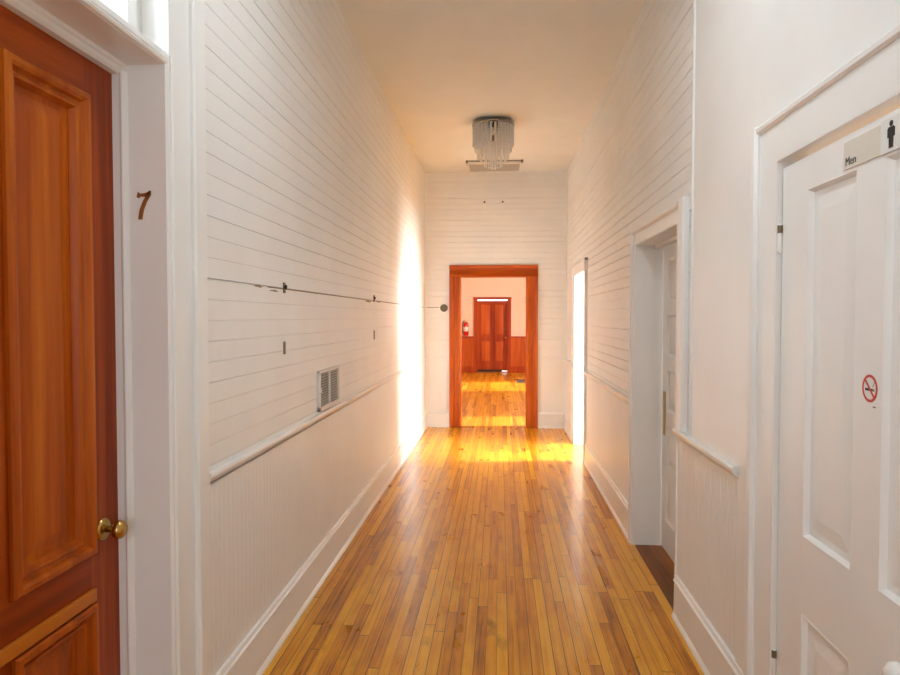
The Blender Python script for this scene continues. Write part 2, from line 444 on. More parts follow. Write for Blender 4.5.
# ------------------------------------------------------------------ right wall
A0, A1, AH = 1.175, 2.19, 1.985       # near white door
B0, B1, BH = 3.44, 4.48, 1.965         # recessed doorway
C0, C1, CH = 7.11, 8.04, 1.985        # bright open doorway
F = FR(); mb = MB()
for u0, u1, v0 in ((B1, C0, .9), (C1, END, .9), (B0, B1, BH), (C0, C1, CH), (3.17, B0, .9)): boards_h(mb, F, u0, u1, v0, H, 4, gw=2.1)
for u0, u1, v0, v1 in ((-2.3, A0-.02, 0, H), (A0-.02, A1+.02, AH+.02, H), (A1+.02, B0-.02, 0, H), (B0-.02, B1+.02, BH+.02, H), (B1+.02, C0-.02, 0, H), (C0-.02, C1+.02, CH+.02, H), (C1+.02, END, 0, H)):
    fbox(mb, F, u0, u1, v0, v1, -.15, -.013)
w = mb.build('wall_right', M['white'], base=(R, 0, 0)); struct(w, 'long right hallway wall of white horizontal boards pierced by three doorways', 'wall')
mb = MB()
for u0, u1 in ((2.563, B0), (B1, C0), (C1, END)): boards_v(mb, F, u0, u1, 0, .905, n=.004)
mb.build('wainscot', M['white'], w)
mb = MB(); fbox(mb, F, A1+.02, 3.18, .93, H, -.013, .012); fbox(mb, F, -2.3, A1+.02, AH+.02, H, -.013, .012); fbox(mb, F, -2.3, A0-.02, 0, AH+.02, -.013, .012); fbox(mb, F, A1+.02, 2.563, 0, .93, -.013, .010)
mb.build('smooth_panel', M['trim'], w)
mb = MB(); mb.sweep([(3.165, .0), (3.165, .016), (3.171, .02), (3.179, .02), (3.185, .014), (3.185, 0)], .95, H, lambda a, b, k: F(a, k, b)); mb.build('corner_bead', M['trim'], w)

bb = MB()
for u0, u1 in ((2.40, B0-.03), (B1+.078, C0-.1), (C1+.1, END)): along(bb, F, BASE, u0, u1)
struct(bb.build('baseboard_right', M['trim'], base=(R, 5, 0)), 'white moulded baseboard along the right hallway wall', 'baseboard')
bb = MB(); along(bb, F, RAIL, 2.55, B0-.025); struct(bb.build('trim_5', M['trim']), 'short white chair rail between the near white door and recessed doorway', 'chair rail')
bb = MB(); along(bb, F, RAIL, B1+.078, C0-.1); along(bb, F, RAIL, C1+.1, END)
struct(bb.build('trim_6', M['trim']), 'white chair rail on the right wall beyond the recessed doorway', 'chair rail')

# near door casing
t = empty('trim_7', (R, A1, 0)); struct(t, 'white casing around the near white washroom door', 'door casing')
CW = .215
m1 = MB(); fbox(m1, F, A1+.012, A1+.14, 0, AH+.12, .012, .03); m1.build('casing', M['trim'], t)
m1 = MB(); m1.sweep([(A1+.14, .012), (A1+.14, .036), (A1+.150, .046), (A1+.175, .048), (A1+.190, .040), (A1+.195, .012)], 0, AH+.149, lambda a, b, k: F(a, k, b))
m1.sweep([(AH+.12, .012), (AH+.12, .034), (AH+.126, .042), (AH+.138, .044), (AH+.146, .036), (AH+.15, .012)], A0-.19, A1+.195, lambda a, b, k: F(k, a, b))
m1.build('backband', M['trim'], t)
m1 = MB(); fbox(m1, F, A0-.14, A1+.013, AH+.004, AH+.12, .012, .0302); m1.build('head_casing', M['trim'], t)
m1 = MB(); fbox(m1, F, A0-.14, A0-.012, 0, AH+.004, .012, .03); m1.build('casing', M['trim'], t)
m1 = MB()
for u0, u1, v0, v1 in ((A1, A1+.02, 0, AH), (A0-.02, A0, 0, AH), (A0-.02, A1+.02, AH, AH+.02)): fbox(m1, F, u0, u1, v0, v1, -.15, .0295)
fbox(m1, F, A1-.02, A1, 0, AH, -.10, -.036); fbox(m1, F, A0, A1, AH-.02, AH, -.10, -.036); fbox(m1, F, A0, A0+.02, 0, AH, -.10, -.036)
m1.build('jamb', M['trim'], t)

XD = R-.012; FN = FR(XD)
d2 = empty('door_2', (XD, A1, 0)); struct(d2, 'near white painted four panel washroom door at right', 'door')
panel_door(d2, FN, A0+.004, A1-.005, .01, AH-.022, .042, [(1.38, 1.622), (1.745, 2.015)], [(.16, .637), (.862, 1.868)],
           M['trim'], M['trim'], M['trim'], M['trim'], SLIM, pn=-.014, rais=.005, edge=.06)
for z in (.40, 1.745):
    h = MB(); h.lathe([(.0, -.045), (.005, -.045), (.0065, -.042), (.0065, .042), (.005, .045), (0, .045)], (XD-.006, A1-.002, z), (0, 0, 1), 12).build('hinge', M['trim'], d2, True)
for z in (.40, 1.745):
    m1 = MB(); m1.lathe([(0, -.012), (.0075, -.012), (.0075, .012), (0, .012)], (XD-.0065, A1-.002, z+.03), (0, 0, 1), 12)
    m1.build('hinge_knuckle', M['rust'], d2)
kb = knob(d2, FN, 1.358, .793, M['porcelain'], r=.034, proj=.105)

# washroom sign: ivory strip with word, and pictogram plate
def text_mesh(name, body, size, mat, parent, place, ext=.0006):
    cu = bpy.data.curves.new(name, 'FONT'); cu.body = body; cu.size = size; cu.extrude = ext; cu.align_x = 'LEFT'
    tmp = bpy.data.objects.new(name+'_tmp', cu); COL.objects.link(tmp)
    dg = bpy.context.evaluated_depsgraph_get(); me = bpy.data.meshes.new_from_object(tmp.evaluated_get(dg))
    bpy.data.objects.remove(tmp); bpy.data.curves.remove(cu)
    off = wloc(parent)
    for v in me.vertices: v.co = Vector(place(v.co.x, v.co.y, v.co.z)) - off
    me.materials.clear(); me.materials.append(mat)
    o = bpy.data.objects.new(name, me); COL.objects.link(o); o.parent = parent; return o
sg = empty('washroom_sign', (XD, 1.68, 1.875), 'ivory washroom sign with word Men and figure across the white door top', 'sign')
m1 = MB(); fbox(m1, FN, 1.636, 1.807, 1.874, 1.944, .0005, .004, .001); m1.build('word_plate', M['sign'], sg)
m1 = MB(); fbox(m1, FN, 1.535, 1.635, 1.872, 1.949, .0005, .006, .001); m1.build('figure_plate', M['signw'], sg)
text_mesh('word', 'Men', .030, M['grey'], sg, lambda a, b, c: FN(1.797-a, 1.883+b, .0045+c))
m1 = MB(); yc, zb = 1.592, 1.880
def flat(mb, F, pts, n0, n1):
    n = len(pts); mb.faces([F(u, v, n0) for u, v in pts]+[F(u, v, n1) for u, v in pts],
        [tuple(range(n)), tuple(range(2*n-1, n-1, -1))]+[(i, (i+1) % n, n+(i+1) % n, n+i) for i in range(n)])
flat(m1, FN, [(yc+.0065*math.cos(k*PI/8), zb+.0545+.0065*math.sin(k*PI/8)) for k in range(16)], .006, .0072)
flat(m1, FN, [(yc-.014, zb+.043), (yc-.010, zb+.047), (yc+.010, zb+.047), (yc+.014, zb+.043), (yc+.014, zb+.024), (yc+.010, zb+.024), (yc+.009, zb+.038), (yc+.008, zb), (yc+.0012, zb), (yc, zb+.022), (yc-.0012, zb), (yc-.008, zb), (yc-.009, zb+.038), (yc-.010, zb+.024), (yc-.014, zb+.024)], .006, .0072)
m1.build('man_figure', M['black'], sg)

ns = empty('no_smoking_sticker', (XD, 1.67, 1.29), 'round red no smoking sticker on the white door muntin', 'sticker')
uc, vc, rs = 1.671, 1.331, .033
m1 = MB(); flat(m1, FN, [(uc+rs*.96*math.cos(k*PI/20), vc+rs*.96*math.sin(k*PI/20)) for k in range(40)], .0002, .0008); m1.build('backing', M['signw'], ns)
m1 = MB()
for k in range(40):
    a, b = k*PI/20, (k+1)*PI/20
    flat(m1, FN, [(uc+r*math.cos(q), vc+r*math.sin(q)) for r, q in ((rs, a), (rs, b), (rs*.8, b), (rs*.8, a))], .0003, .0012)
q = .0028
flat(m1, FN, [(uc+.020-q, vc-.022-q+.004), (uc+.020+q, vc-.022+q), (uc-.020+q, vc+.022+q-.004), (uc-.020-q, vc+.022-q)][::-1] if False else
     [(uc+.021, vc+.017), (uc+.017, vc+.021), (uc-.021, vc-.017), (uc-.017, vc-.021)], .0010, .0016)
m1.build('red_ring', M['red'], ns)
m1 = MB(); flat(m1, FN, [(uc+.020, vc-.006), (uc-.014, vc-.006), (uc-.014, vc), (uc+.020, vc)], .0008, .0010); flat(m1, FN, [(uc-.016, vc-.006), (uc-.020, vc-.006), (uc-.020, vc), (uc-.016, vc)], .0008, .0010)
for k in range(5): flat(m1, FN, [(uc-.012-.0018*k, vc+.004+.003*k), (uc-.014-.0018*k, vc+.004+.003*k), (uc-.0155-.0018*k, vc+.0075+.003*k), (uc-.0135-.0018*k, vc+.0075+.003*k)], .0008, .0010)
m1.build('cigarette', M['black'], ns)
m1 = MB(); flat(m1, FN, [(uc-.014, vc-.044), (uc-.026, vc-.044), (uc-.026, vc-.041), (uc-.014, vc-.041)], .0002, .0006); m1.build('print_mark', M['grey'], ns)

# recessed doorway
t = empty('trim_8', (R, B1, 0)); struct(t, 'deep white casing and jambs of the recessed doorway on the right', 'door casing')
m1 = MB(); fbox(m1, F, B1+.012, B1+.045, 0, BH+.075, 0, .028); m1.build('casing', M['trim'], t)
m1 = MB(); m1.sweep([(B1+.045, 0), (B1+.045, .03), (B1+.05, .036), (B1+.07, .036), (B1+.078, .028), (B1+.078, 0)], 0, BH+.095, lambda a, b, k: F(a, k, b)); m1.build('backband', M['trim'], t)
m1 = MB(); fbox(m1, F, B0-.065, B0-.002, .95, BH+.075, 0, .016); m1.build('casing', M['trim'], t)
m1 = MB(); m1.sweep([(B0-.065, 0), (B0-.065, .024), (B0-.072, .030), (B0-.15, .030), (B0-.16, .022), (B0-.16, 0)], .953, BH+.105, lambda a, b, k: F(a, k, b)); m1.build('backband', M['trim'], t)
m1 = MB(); fbox(m1, F, B0-.065, B1+.045, BH+.004, BH+.075, 0, .0155)
m1.sweep([(BH+.075, 0), (BH+.075, .022), (BH+.085, .032), (BH+.095, .032), (BH+.1, .02), (BH+.1, 0)], B0-.065, B1+.078, lambda a, b, k: F(k, a, b)); m1.build('head_casing', M['trim'], t)
m1 = MB()
for u0, u1, v0, v1 in ((B1, B1+.02, 0, BH), (B0-.02, B0, 0, BH), (B0-.02, B1+.02, BH, BH+.02)): fbox(m1, F, u0, u1, v0, v1, -.19, .012)
fbox(m1, F, B0, B1, BH-.02, BH, -.15, -.11)
m1.build('jamb', M['trim'], t)
m1 = MB(); m1.box((R-.0, B0, 0), (R+.20, B1, .004)); m1.build('threshold', M['thresh'], t)
XB = R+.165; FB = FR(XB)
d3 = empty('door_3', (XB, B1, 0)); struct(d3, 'white five panel door set back in the recessed right doorway', 'door')
rows = [(.20+.352*k, .20+.352*k+.262) for k in range(5)]
panel_door(d3, FB, B0+.004, B1-.004, .012, BH-.006, .04, [(B0+.115, B1-.115)], rows, M['trim'], M['trim'], M['trim'], M['trim'], SLIM, pn=-.015, rais=.006, edge=.04)
m1 = MB(); fbox(m1, FB, B1-.095, B1-.035, .745, 1.025, 0, .004, .001); e = m1.build('escutcheon', M['brass'], d3); e['label'] = 'tall narrow brass lock plate'

# bright open doorway
t = empty('trim_9', (R, C1, 0)); struct(t, 'white casing and jambs of the sunlit open doorway far right', 'door casing')
m1 = MB(); fbox(m1, F, C0-.1, C0-.0, 0, CH+.1, 0, .02); fbox(m1, F, C1, C1+.1, 0, CH+.1, 0, .02); fbox(m1, F, C0-.1, C1+.1, CH, CH+.1, 0, .0202); m1.build('casing', M['trim'], t)
m1 = MB(); fbox(m1, F, C0-.125, C0-.1, 0, CH+.125, 0, .034); fbox(m1, F, C1+.1, C1+.125, 0, CH+.125, 0, .034); fbox(m1, F, C0-.125, C1+.125, CH+.1, CH+.125, 0, .034); m1.build('backband', M['trim'], t)
m1 = MB()
for u0, u1, v0, v1 in ((C1, C1+.02, 0, CH), (C0-.02, C0, 0, CH), (C0-.02, C1+.02, CH, CH+.02)): fbox(m1, F, u0, u1, v0, v1, -.16, .0)
m1.build('jamb', M['trim'], t)

# ------------------------------------------------------------------ end wall with wooden doorway
E0, E1, EH = -.531, .35, 2.047
F = FE(); mb = MB()
boards_h(mb, F, L, E0, .93, H, 8, wide=.004, gw=2.8); boards_h(mb, F, E1, R, .93, H, 8, gw=2.8); boards_h(mb, F, E0, E1, EH, H, 8, gw=2.8)
for u0, u1, v0 in ((-2.7, E0-.02, 0), (E1+.02, 2.7, 0), (E0-.02, E1+.02, EH+.02)): fbox(mb, F, u0, u1, v0, H, -.15, -.013)
w = mb.build('wall_end', M['white'], base=(0, END, 0)); struct(w, 'white boarded end wall around the varnished wooden doorway', 'wall')
mb = MB(); boards_v(mb, F, L, E0, 0, .93, n=.003); boards_v(mb, F, E1, R, 0, .93, n=.003); mb.build('wainscot', M['white'], w)
bb = MB(); along(bb, F, BASE, L, -.69); along(bb, F, BASE, .51, R); struct(bb.build('baseboard_end', M['trim'], base=(0, END, 0)), 'white baseboard at the foot of the end wall', 'baseboard')
SL = [(0, .925), (.008, .928), (.012, .938), (.012, .948), (0, .952)]
bb = MB(); along(bb, F, SL, L, -.69); along(bb, F, SL, .51, R); struct(bb.build('trim_10', M['trim']), 'slim white rail across the end wall beside the wooden doorway', 'chair rail')
t = empty('trim_11', (-.09, END, 0)); struct(t, 'reddish varnished wood casing of the end doorway', 'door casing')
CWD = .155
def casing_prof(s, edge):  # (u, n) profile running outward from the opening edge
    return [(edge, 0), (edge, .036), (edge+s*.010, .044), (edge+s*.022, .040), (edge+s*.05, .024), (edge+s*.085, .014), (edge+s*.095, .014), (edge+s*.098, .040), (edge+s*.105, .048), (edge+s*.145, .050), (edge+s*.155, .042), (edge+s*.155, 0)]
m1 = MB(); m1.sweep(casing_prof(-1, E0-.002), 0, EH+.004, lambda a, b, k: F(a, k, b)); m1.build('casing', M['case_v'], t)
m1 = MB(); m1.sweep(casing_prof(1, E1+.002), 0, EH+.004, lambda a, b, k: F(a, k, b)); m1.build('casing', M['case_v'], t)
m1 = MB(); m1.sweep(casing_prof(1, EH+.004), E0-.157, E1+.157, lambda a, b, k: F(k, a, b)); m1.build('head_casing', M['case_h'], t)
m1 = MB(); fbox(m1, F, E0-.02, E0, 0, EH, -.165, .006); fbox(m1, F, E1, E1+.02, 0, EH, -.165, .006); m1.build('jamb', M['case_v'], t)
m1 = MB(); fbox(m1, F, E0-.02, E1+.02, EH, EH+.02, -.165, .006); m1.build('head_jamb', M['case_h'], t)
m1 = MB(); m1.box((E1-.004, END+.08, 1.70), (E1, END+.11, 1.78), .001); e = m1.build('strike_plate', M['brass'], t); e['label'] = 'small brass plate high on the jamb'
m1 = MB(); m1.box((E0, END-.004, 0), (E1, END+.16, .006)); m1.build('threshold', M['floor'], t)

# ------------------------------------------------------------------ wall fittings
F = FL()
vg = empty('return_air_grille', (L, 3.95, .968), 'white louvred air grille low on the left wall above the chair rail', 'wall vent')
m1 = MB(); u0, u1, v0, v1 = 3.715, 4.185, .966, 1.198
for a in ((u0, u0+.025, v0, v1), (u1-.018, u1, v0, v1), (u0, u1, v0, v0+.026), (u0, u1, v1-.014, v1), ((u0+u1)/2-.008, (u0+u1)/2+.008, v0, v1)): fbox(m1, F, *a, .0, .014, .0015)
m1.build('frame', M['vent'], vg)
m1 = MB(); fbox(m1, F, u0+.02, u1-.02, v0+.02, v1-.02, .0005, .0015); m1.build('duct_shadow', M['dark'], vg)
for k in range(12):
    z = v0+.032+k*.0155
    m1 = MB(); m1.sweep([(.0015, z+.009), (.003, z+.010), (.012, z+.001), (.0105, z)], u0+.03, u1-.03, lambda a, b, k: F(k, b, a)); m1.build('louver', M['louver'], vg)
m1 = MB(); fbox(m1, F, u0-.004, u0+.006, 1.075, 1.10, .012, .026, .002); m1.build('damper_lever', M['vent'], vg)

for nm, y, z, hh, ww, lab, big in (('wall_bracket', 3.14, 1.64, .05, .03, 'rusty bracket stub on the board crack nearer on the left wall', 1), ('wall_bracket', 5.43, 1.652, .055, .05, 'rusty bracket stub on the board crack farther on the left wall', 1),
                              ('wall_bracket', 3.137, 1.355, .06, .026, 'small rusty plate below the crack, nearer, above the air grille', 0), ('wall_bracket', 5.43, 1.357, .075, .035, 'small rusty plate below the crack, farther along left wall', 0)):
    o = empty(nm, (L, y, z-hh/2), lab, 'bracket', 'old bracket remnants on the left wall')
    m1 = MB(); fbox(m1, F, y-ww/2, y+ww/2, z-hh/2, z+hh/2, 0, .004, .001); m1.build('plate', M['rust'], o)
    m1 = MB()
    ax = (1, 0, 0)
    if big: m1.lathe([(0, 0), (.009, 0), (.008, .004), (.011, .006), (.010, .010), (0, .011)], F(y, z+.004, .003), ax, 10)
    else:
        m1.lathe([(0, 0), (.006, 0), (.005, .004), (0, .005)], F(y, z+.022, .003), ax, 10)
        m2 = MB().lathe([(0, 0), (.006, 0), (.005, .004), (0, .005)], F(y, z-.022, .003), ax, 10).build('screw', M['steel'], o)
    m1.build('stud' if big else 'screw', M['dark'] if big else M['steel'], o)

o = empty('cover_plate', (-.764, END, 1.575), 'round dark bronze cover plate on the end wall left of doorway', 'cover plate')
MB().lathe([(0, 0), (.052, 0), (.052, .004), (.044, .010), (.030, .010), (.028, .007), (0, .007)], (-.764, END-.001, 1.628), (0, -1, 0), 28).build('plate', M['tarnish'], o)
MB().lathe([(0, 0), (.012, 0), (.011, .006), (0, .008)], (-.764, END-.008, 1.628), (0, -1, 0), 14).build('centre_screw', M['rust'], o)
m1 = MB(); m1.box((L+.02, END-.003, PHASE-.004), (-.83, END, PHASE+.003)); tag(m1.build('board_gap_strip', M['rust']), 'thin rust coloured strip standing for the board gap on the end wall beside the round plate', 'seam')  # solid strip drawn for the open gap between two boards
for x, s in ((-.214, 'left'), (.03, 'right')):
    o = MB().lathe([(0, 0), (.014, 0), (.012, .006), (.004, .008), (.004, .022), (.007, .026), (0, .028)], (x, END-.0005, 3.058), (0, -1, 0), 12).build('screw_hook', M['rust'])
    tag(o, 'tiny dark screw hook high on the end wall, %s one of two' % s, 'hook', 'hooks above the end doorway')

# ceiling grille near the end wall
cg = empty('ceiling_grille', (-.076, 8.84, H-.045), 'white rectangular grille on the ceiling just before the end wall', 'ceiling vent')
x0, x1, y0, y1 = -.424, .272, 8.48, 8.99
m1 = MB()
for a in ((x0, x0+.03, y0, y1), (x1-.03, x1, y0, y1), (x0, x1, y0, y0+.03), (x0, x1, y1-.03, y1)): m1.box((a[0], a[2], H-.045), (a[1], a[3], H-.02), .002)
m1.build('frame', M['vent'], cg)
m1 = MB(); m1.box((x0+.01, y0+.01, H-.02), (x1-.01, y1-.01, H-.0005)); m1.build('duct_collar', M['steel'], cg)
for k in range(17):
    y = y0+.045+k*.0245
    m1 = MB(); m1.sweep([(y, H-.022), (y+.002, H-.021), (y+.016, H-.040), (y+.014, H-.041)], x0+.03, x1-.03, lambda a, b, t: (t, a, b)); m1.build('slat', M['louver'], cg)
for x in (x0-.008, x1+.008-.024):
    m1 = MB(); m1.box((x, y0-.008, H-.036), (x+.024, y0+.02, H-.0005), .002); m1.build('clip', M['rust'], cg)

# ------------------------------------------------------------------ crystal chandelier
CX, CY = -.072, 6.82
ch = empty('chandelier', (CX, CY, H), 'flush crystal bead chandelier with chrome rim on the hallway ceiling', 'chandelier')
MB().lathe([(0, H), (.12, H), (.12, H-.028), (.205, H-.030), (.212, H-.034), (.212, H-.050), (.207, H-.055), (.198, H-.055), (.194, H-.045), (.10, H-.042), (0, H-.042)], (CX, CY, 0), (0, 0, 1), 48).build('ceiling_plate', M['chrome'], ch, False)
MB().lathe([(0, H-.0425), (.05, H-.0425), (.046, H-.07), (.02, H-.08), (.016, H-.16), (.03, H-.17), (.03, H-.19), (0, H-.195)], (CX, CY, 0), (0, 0, 1), 20).build('stem', M['steel'], ch, True)
for k in range(3):
    a = k*2*PI/3+.4
    bx, by = CX+.075*math.cos(a), CY+.075*math.sin(a)
    MB().lathe([(0, H-.0425), (.016, H-.0425), (.016, H-.08), (0, H-.08)], (bx, by, 0), (0, 0, 1), 14).build('lamp_holder', M['chrome'], ch)
    MB().lathe([(.012, H-.078), (.013, H-.09), (.024, H-.12), (.022, H-.14), (.01, H-.155), (0, H-.158)], (bx, by, 0), (0, 0, 1), 14).build('bulb', M['bulb'], ch, True)
def strand_mesh(length, name):
    b = MB(); n = int(length/.0165)
    for i in range(n):
        z = -.008-i*.0165; r = .0088
        b.lathe([(0, z+r), (r*.75, z+r*.5), (r, z), (r*.75, z-r*.5), (0, z-r)], (0, 0, 0), (0, 0, 1), 6)
    z = -.008-n*.0165
    b.lathe([(0, z+.008), (.009, z-.004), (.005, z-.02), (0, z-.026)], (0, 0, 0), (0, 0, 1), 6)
    me = bpy.data.meshes.new(name); bmesh.ops.recalc_face_normals(b.bm, faces=b.bm.faces); b.bm.to_mesh(me); b.bm.free(); me.materials.append(M['crystal']); return me
for r, n, ztop, ln in ((.202, 36, H-.053, .165), (.18, 26, H-.044, .235), (.155, 18, H-.044, .30), (.125, 14, H-.044, .345), (.085, 10, H-.044, .385), (.045, 6, H-.044, .40), (.012, 3, H-.20, .25)):
    me = strand_mesh(ln, 'crystal_strand')
    for k in range(n):
        a = 2*PI*(k+.5*(n % 4 == 0))/n
        o = bpy.data.objects.new('crystal_strand', me); COL.objects.link(o); o.parent = ch
        o.location = (r*math.cos(a), r*math.sin(a), ztop-H); o.rotation_euler = (0, 0, a)

# ------------------------------------------------------------------ room behind the camera (unseen, closes the hall)
Fb = lambda u, v, n: (u, -2.3+n, v)
mb = MB()
for u0, u1, v0, v1 in ((L-.15, -.7, 0, H), (.6, R+.15, 0, H), (-.7, .6, 0, .8), (-.7, .6, 2.9, H)): fbox(mb, Fb, u0, u1, v0, v1, -.14, 0)
struct(mb.build('wall_back', M['white'], base=(0, -2.3, 0)), 'white hallway wall behind the viewpoint with a tall window', 'wall')
def window(name, F, u0, u1, v0, v1, label):
    w = empty(name, F((u0+u1)/2, v0, -.07)); struct(w, label, 'window')
    m1 = MB()
    for a in ((u0, u0+.05, v0, v1), (u1-.05, u1, v0, v1), (u0, u1, v0, v0+.05), (u0, u1, v1-.05, v1), (u0, u1, (v0+v1)/2-.02, (v0+v1)/2+.02)): fbox(m1, F, *a, -.10, -.05)
    m1.build('sash', M['trim'], w)
    m1 = MB(); fbox(m1, F, u0+.04, u1-.04, v0+.04, v1-.04, -.078, -.072); m1.build('pane', M['glass'], w)
    m1 = MB(); fbox(m1, F, u0-.04, u1+.04, v0-.03, v0, -.05, .05, .003); m1.build('sill', M['trim'], w)
window('window_2', Fb, -.7, .6, .8, 2.9, 'tall window behind the viewpoint')

# side room beyond the bright doorway
SX0, SX1, SY0, SY1 = R+.15, 3.9, 6.3, 9.03
Fs = FR(SX1); W0, W1, WZ0, WZ1 = 6.45, 8.05, .2, 2.45
mb = MB()
for u0, u1, v0, v1 in ((SY0-.1, W0, 0, 2.9), (W1, SY1+.1, 0, 2.9), (W0, W1, 0, WZ0), (W0, W1, WZ1, 2.9)): fbox(mb, Fs, u0, u1, v0, v1, -.14, 0)
struct(mb.build('wall_side_room', M['white'], base=(SX1, 7.5, 0)), 'outer wall of the sunny side room', 'wall')
struct(MB().box((SX0, SY0-.1, 0), (SX1, SY0, 2.9)).build('wall_side_room_near', M['white']), 'near wall of the sunny side room', 'wall')
struct(MB().box((SX0, SY1, 0), (SX1, SY1+.1, 2.9)).build('wall_side_room_far', M['white']), 'far wall of the sunny side room', 'wall')
struct(MB().box((SX0-.0, SY0-.1, 2.9), (SX1+.14, SY1+.1, 2.96)).build('ceiling_side_room', M['ceil']), 'ceiling of the sunny side room', 'ceiling')
window('window_3', Fs, W0, W1, WZ0, WZ1, 'sunny window of the side room')

# ------------------------------------------------------------------ far room
FX0, FX1, FY0, FY1 = -2.6, 2.6, END+.15, 18.4
Ff = FE(FY1)
P0, P1, PB, PT = -.612, .197, .0, 1.988
mb = MB()
for u0, u1, v0, v1 in ((FX0, P0, 0, H), (P1, FX1, 0, H), (P0, P1, PT, H)): fbox(mb, Ff, u0, u1, v0, v1, -.15, 0)
w = mb.build('wall_far_room', M['peach'], base=(0, FY1, 0)); struct(w, 'peach wall of the far room over a red wood dado', 'wall')
mb = MB(); boards_v(mb, Ff, FX0, P0-.1, .12, .95, .08, .012); boards_v(mb, Ff, P1+.1, FX1, .12, .95, .08, .012)
mb.build('wainscot', M['mah_p'], w)
mb = MB()
for a, b in ((FX0, P0-.1), (P1+.1, FX1)):
    fbox(mb, Ff, a, b, .94, .985, 0, .03); 
mb.build('dado_cap', M['mah_v'], w)
mb = MB()
for a, b in ((FX0, P0-.1), (P1+.1, FX1)): fbox(mb, Ff, a, b, 0, .17, 0, .022)
struct(mb.build('baseboard_far_room', M['mah_v'], base=(0, FY1, 0)), 'dark red wood baseboard of the far room', 'baseboard')
Fl = lambda u, v, n: (FX0+n, u, v)
struct(MB().box((FX0-.14, FY0-.15, 0), (FX0, FY1+.15, H)).build('wall_far_room_left', M['peach']), 'left wall of the far room', 'wall')
Frr = FR(FX1); mb = MB()
wins = [(9.42, 10.55, .9, 2.3), (14.0, 16.0, .9, 2.5)]
ys = [FY0-.15]+[y for q in wins for y in q[:2]]+[FY1+.15]
for k in range(0, len(ys), 2): fbox(mb, Frr, ys[k], ys[k+1], 0, H, -.14, 0)
for a, b, z0, z1 in wins: fbox(mb, Frr, a, b, 0, z0, -.14, 0); fbox(mb, Frr, a, b, z1, H, -.14, 0)
struct(mb.build('wall_far_room_right', M['peach'], base=(FX1, 14, 0)), 'right windowed wall of the far room', 'wall')
struct(MB().box((FX0-.14, FY0, H), (FX1+.14, FY1+.15, H+.06)).build('ceiling_far_room', M['ceil']), 'ceiling of the far room', 'ceiling')
for k, (a, b, z0, z1) in enumerate(wins): window('window_%d' % (4+k), Frr, a, b, z0, z1, ['near', 'distant'][k]+' sunny window in the far room')

t = empty('trim_12', (-.2, FY1, 0)); struct(t, 'dark red wood casing of the far room door', 'door casing')
m1 = MB(); fbox(m1, Ff, P0-.1, P0, 0, PT+.0, 0, .03); m1.build('casing', M['mah_v'], t)
m1 = MB(); fbox(m1, Ff, P1, P1+.1, 0, PT+.0, 0, .03); m1.build('casing', M['mah_v'], t)
m1 = MB(); fbox(m1, Ff, P0-.11, P1+.11, PT, PT+.06, 0, .035); m1.build('head_casing', M['mah_v'], t)
m1 = MB(); fbox(m1, Ff, P0, P1, 1.912, 1.948, -.06, .0); m1.build('transom_bar', M['mah_v'], t)
m1 = MB(); fbox(m1, Ff, P0, P1, 1.94, PT, -.04, -.035); m1.build('transom_pane', M['glass'], t)
m1 = MB(); m1.box((P0, FY1, 0), (P1, FY1+.15, .02)); m1.build('threshold', M['thresh'], t)
d4 = empty('door_4', (-.2, FY1, 0)); struct(d4, 'red wood four panel door closing the far room', 'door')
FF4 = FE(FY1+.016)
panel_door(d4, FF4, P0-.03, P1+.03, .075, 1.915, .04, [(-.525, -.255), (-.135, .105)], [(.30, .86), (1.02, 1.86)], M['mah_v'], M['mah_v'], M['mah_p'], M['mah_v'], SLIM, pn=-.014, rais=.006, edge=.04)
for z, nm in ((1.17, 'deadbolt'), (.94, 'knob')): knob(d4, FF4, .147, z, M['brass'], nm, .03, .05)
m1 = MB(); fbox(m1, FF4, P0-.03, .05, .018, .078, -.03, -.01); fbox(m1, FF4, .05, P1+.03, .048, .078, -.03, -.01); e = m1.build('added_gap_blocker', M['black'], d4); e['label'] = 'black strip added to black out most of the gap under the door'  # strip added to block light, leaving only the right end bright

# fire extinguisher hung on the far room wall
ex = empty('fire_extinguisher', (-.925, FY1-.09, 1.0), 'red fire extinguisher hung on the peach far room wall', 'fire extinguisher')
ec = (-.925, FY1-.085, 0)
MB().lathe([(0, 1.0), (.064, 1.0), (.07, 1.01), (.07, 1.30), (.062, 1.335), (.04, 1.36), (.022, 1.37), (.02, 1.39), (0, 1.39)], ec, (0, 0, 1), 24).build('cylinder', M['ext'], ex, True)
MB().lathe([(.0708, 1.12), (.0712, 1.122), (.0712, 1.24), (.0708, 1.242)], ec, (0, 0, 1), 24).build('label', M['label'], ex, True)
m1 = MB(); m1.lathe([(0, 1.385), (.022, 1.385), (.022, 1.42), (0, 1.42)], ec, (0, 0, 1), 14); m1.build('valve', M['brass'], ex)
m1 = MB(); m1.box((ec[0]-.012, ec[1]-.12, 1.425), (ec[0]+.012, ec[1]+.03, 1.437), .003); m1.build('lever', M['black'], ex)
m1 = MB(); m1.tube([(ec[0]-.02, ec[1], 1.40), (ec[0]-.07, ec[1]-.01, 1.39), (ec[0]-.09, ec[1]-.02, 1.33), (ec[0]-.085, ec[1]-.02, 1.15), (ec[0]-.082, ec[1]-.02, 1.08)], .011); m1.build('hose', M['black'], ex, True)
m1 = MB(); m1.box((ec[0]-.03, FY1-.016, 1.05), (ec[0]+.03, FY1, 1.40), .002); m1.build('wall_hook', M['steel'], ex)

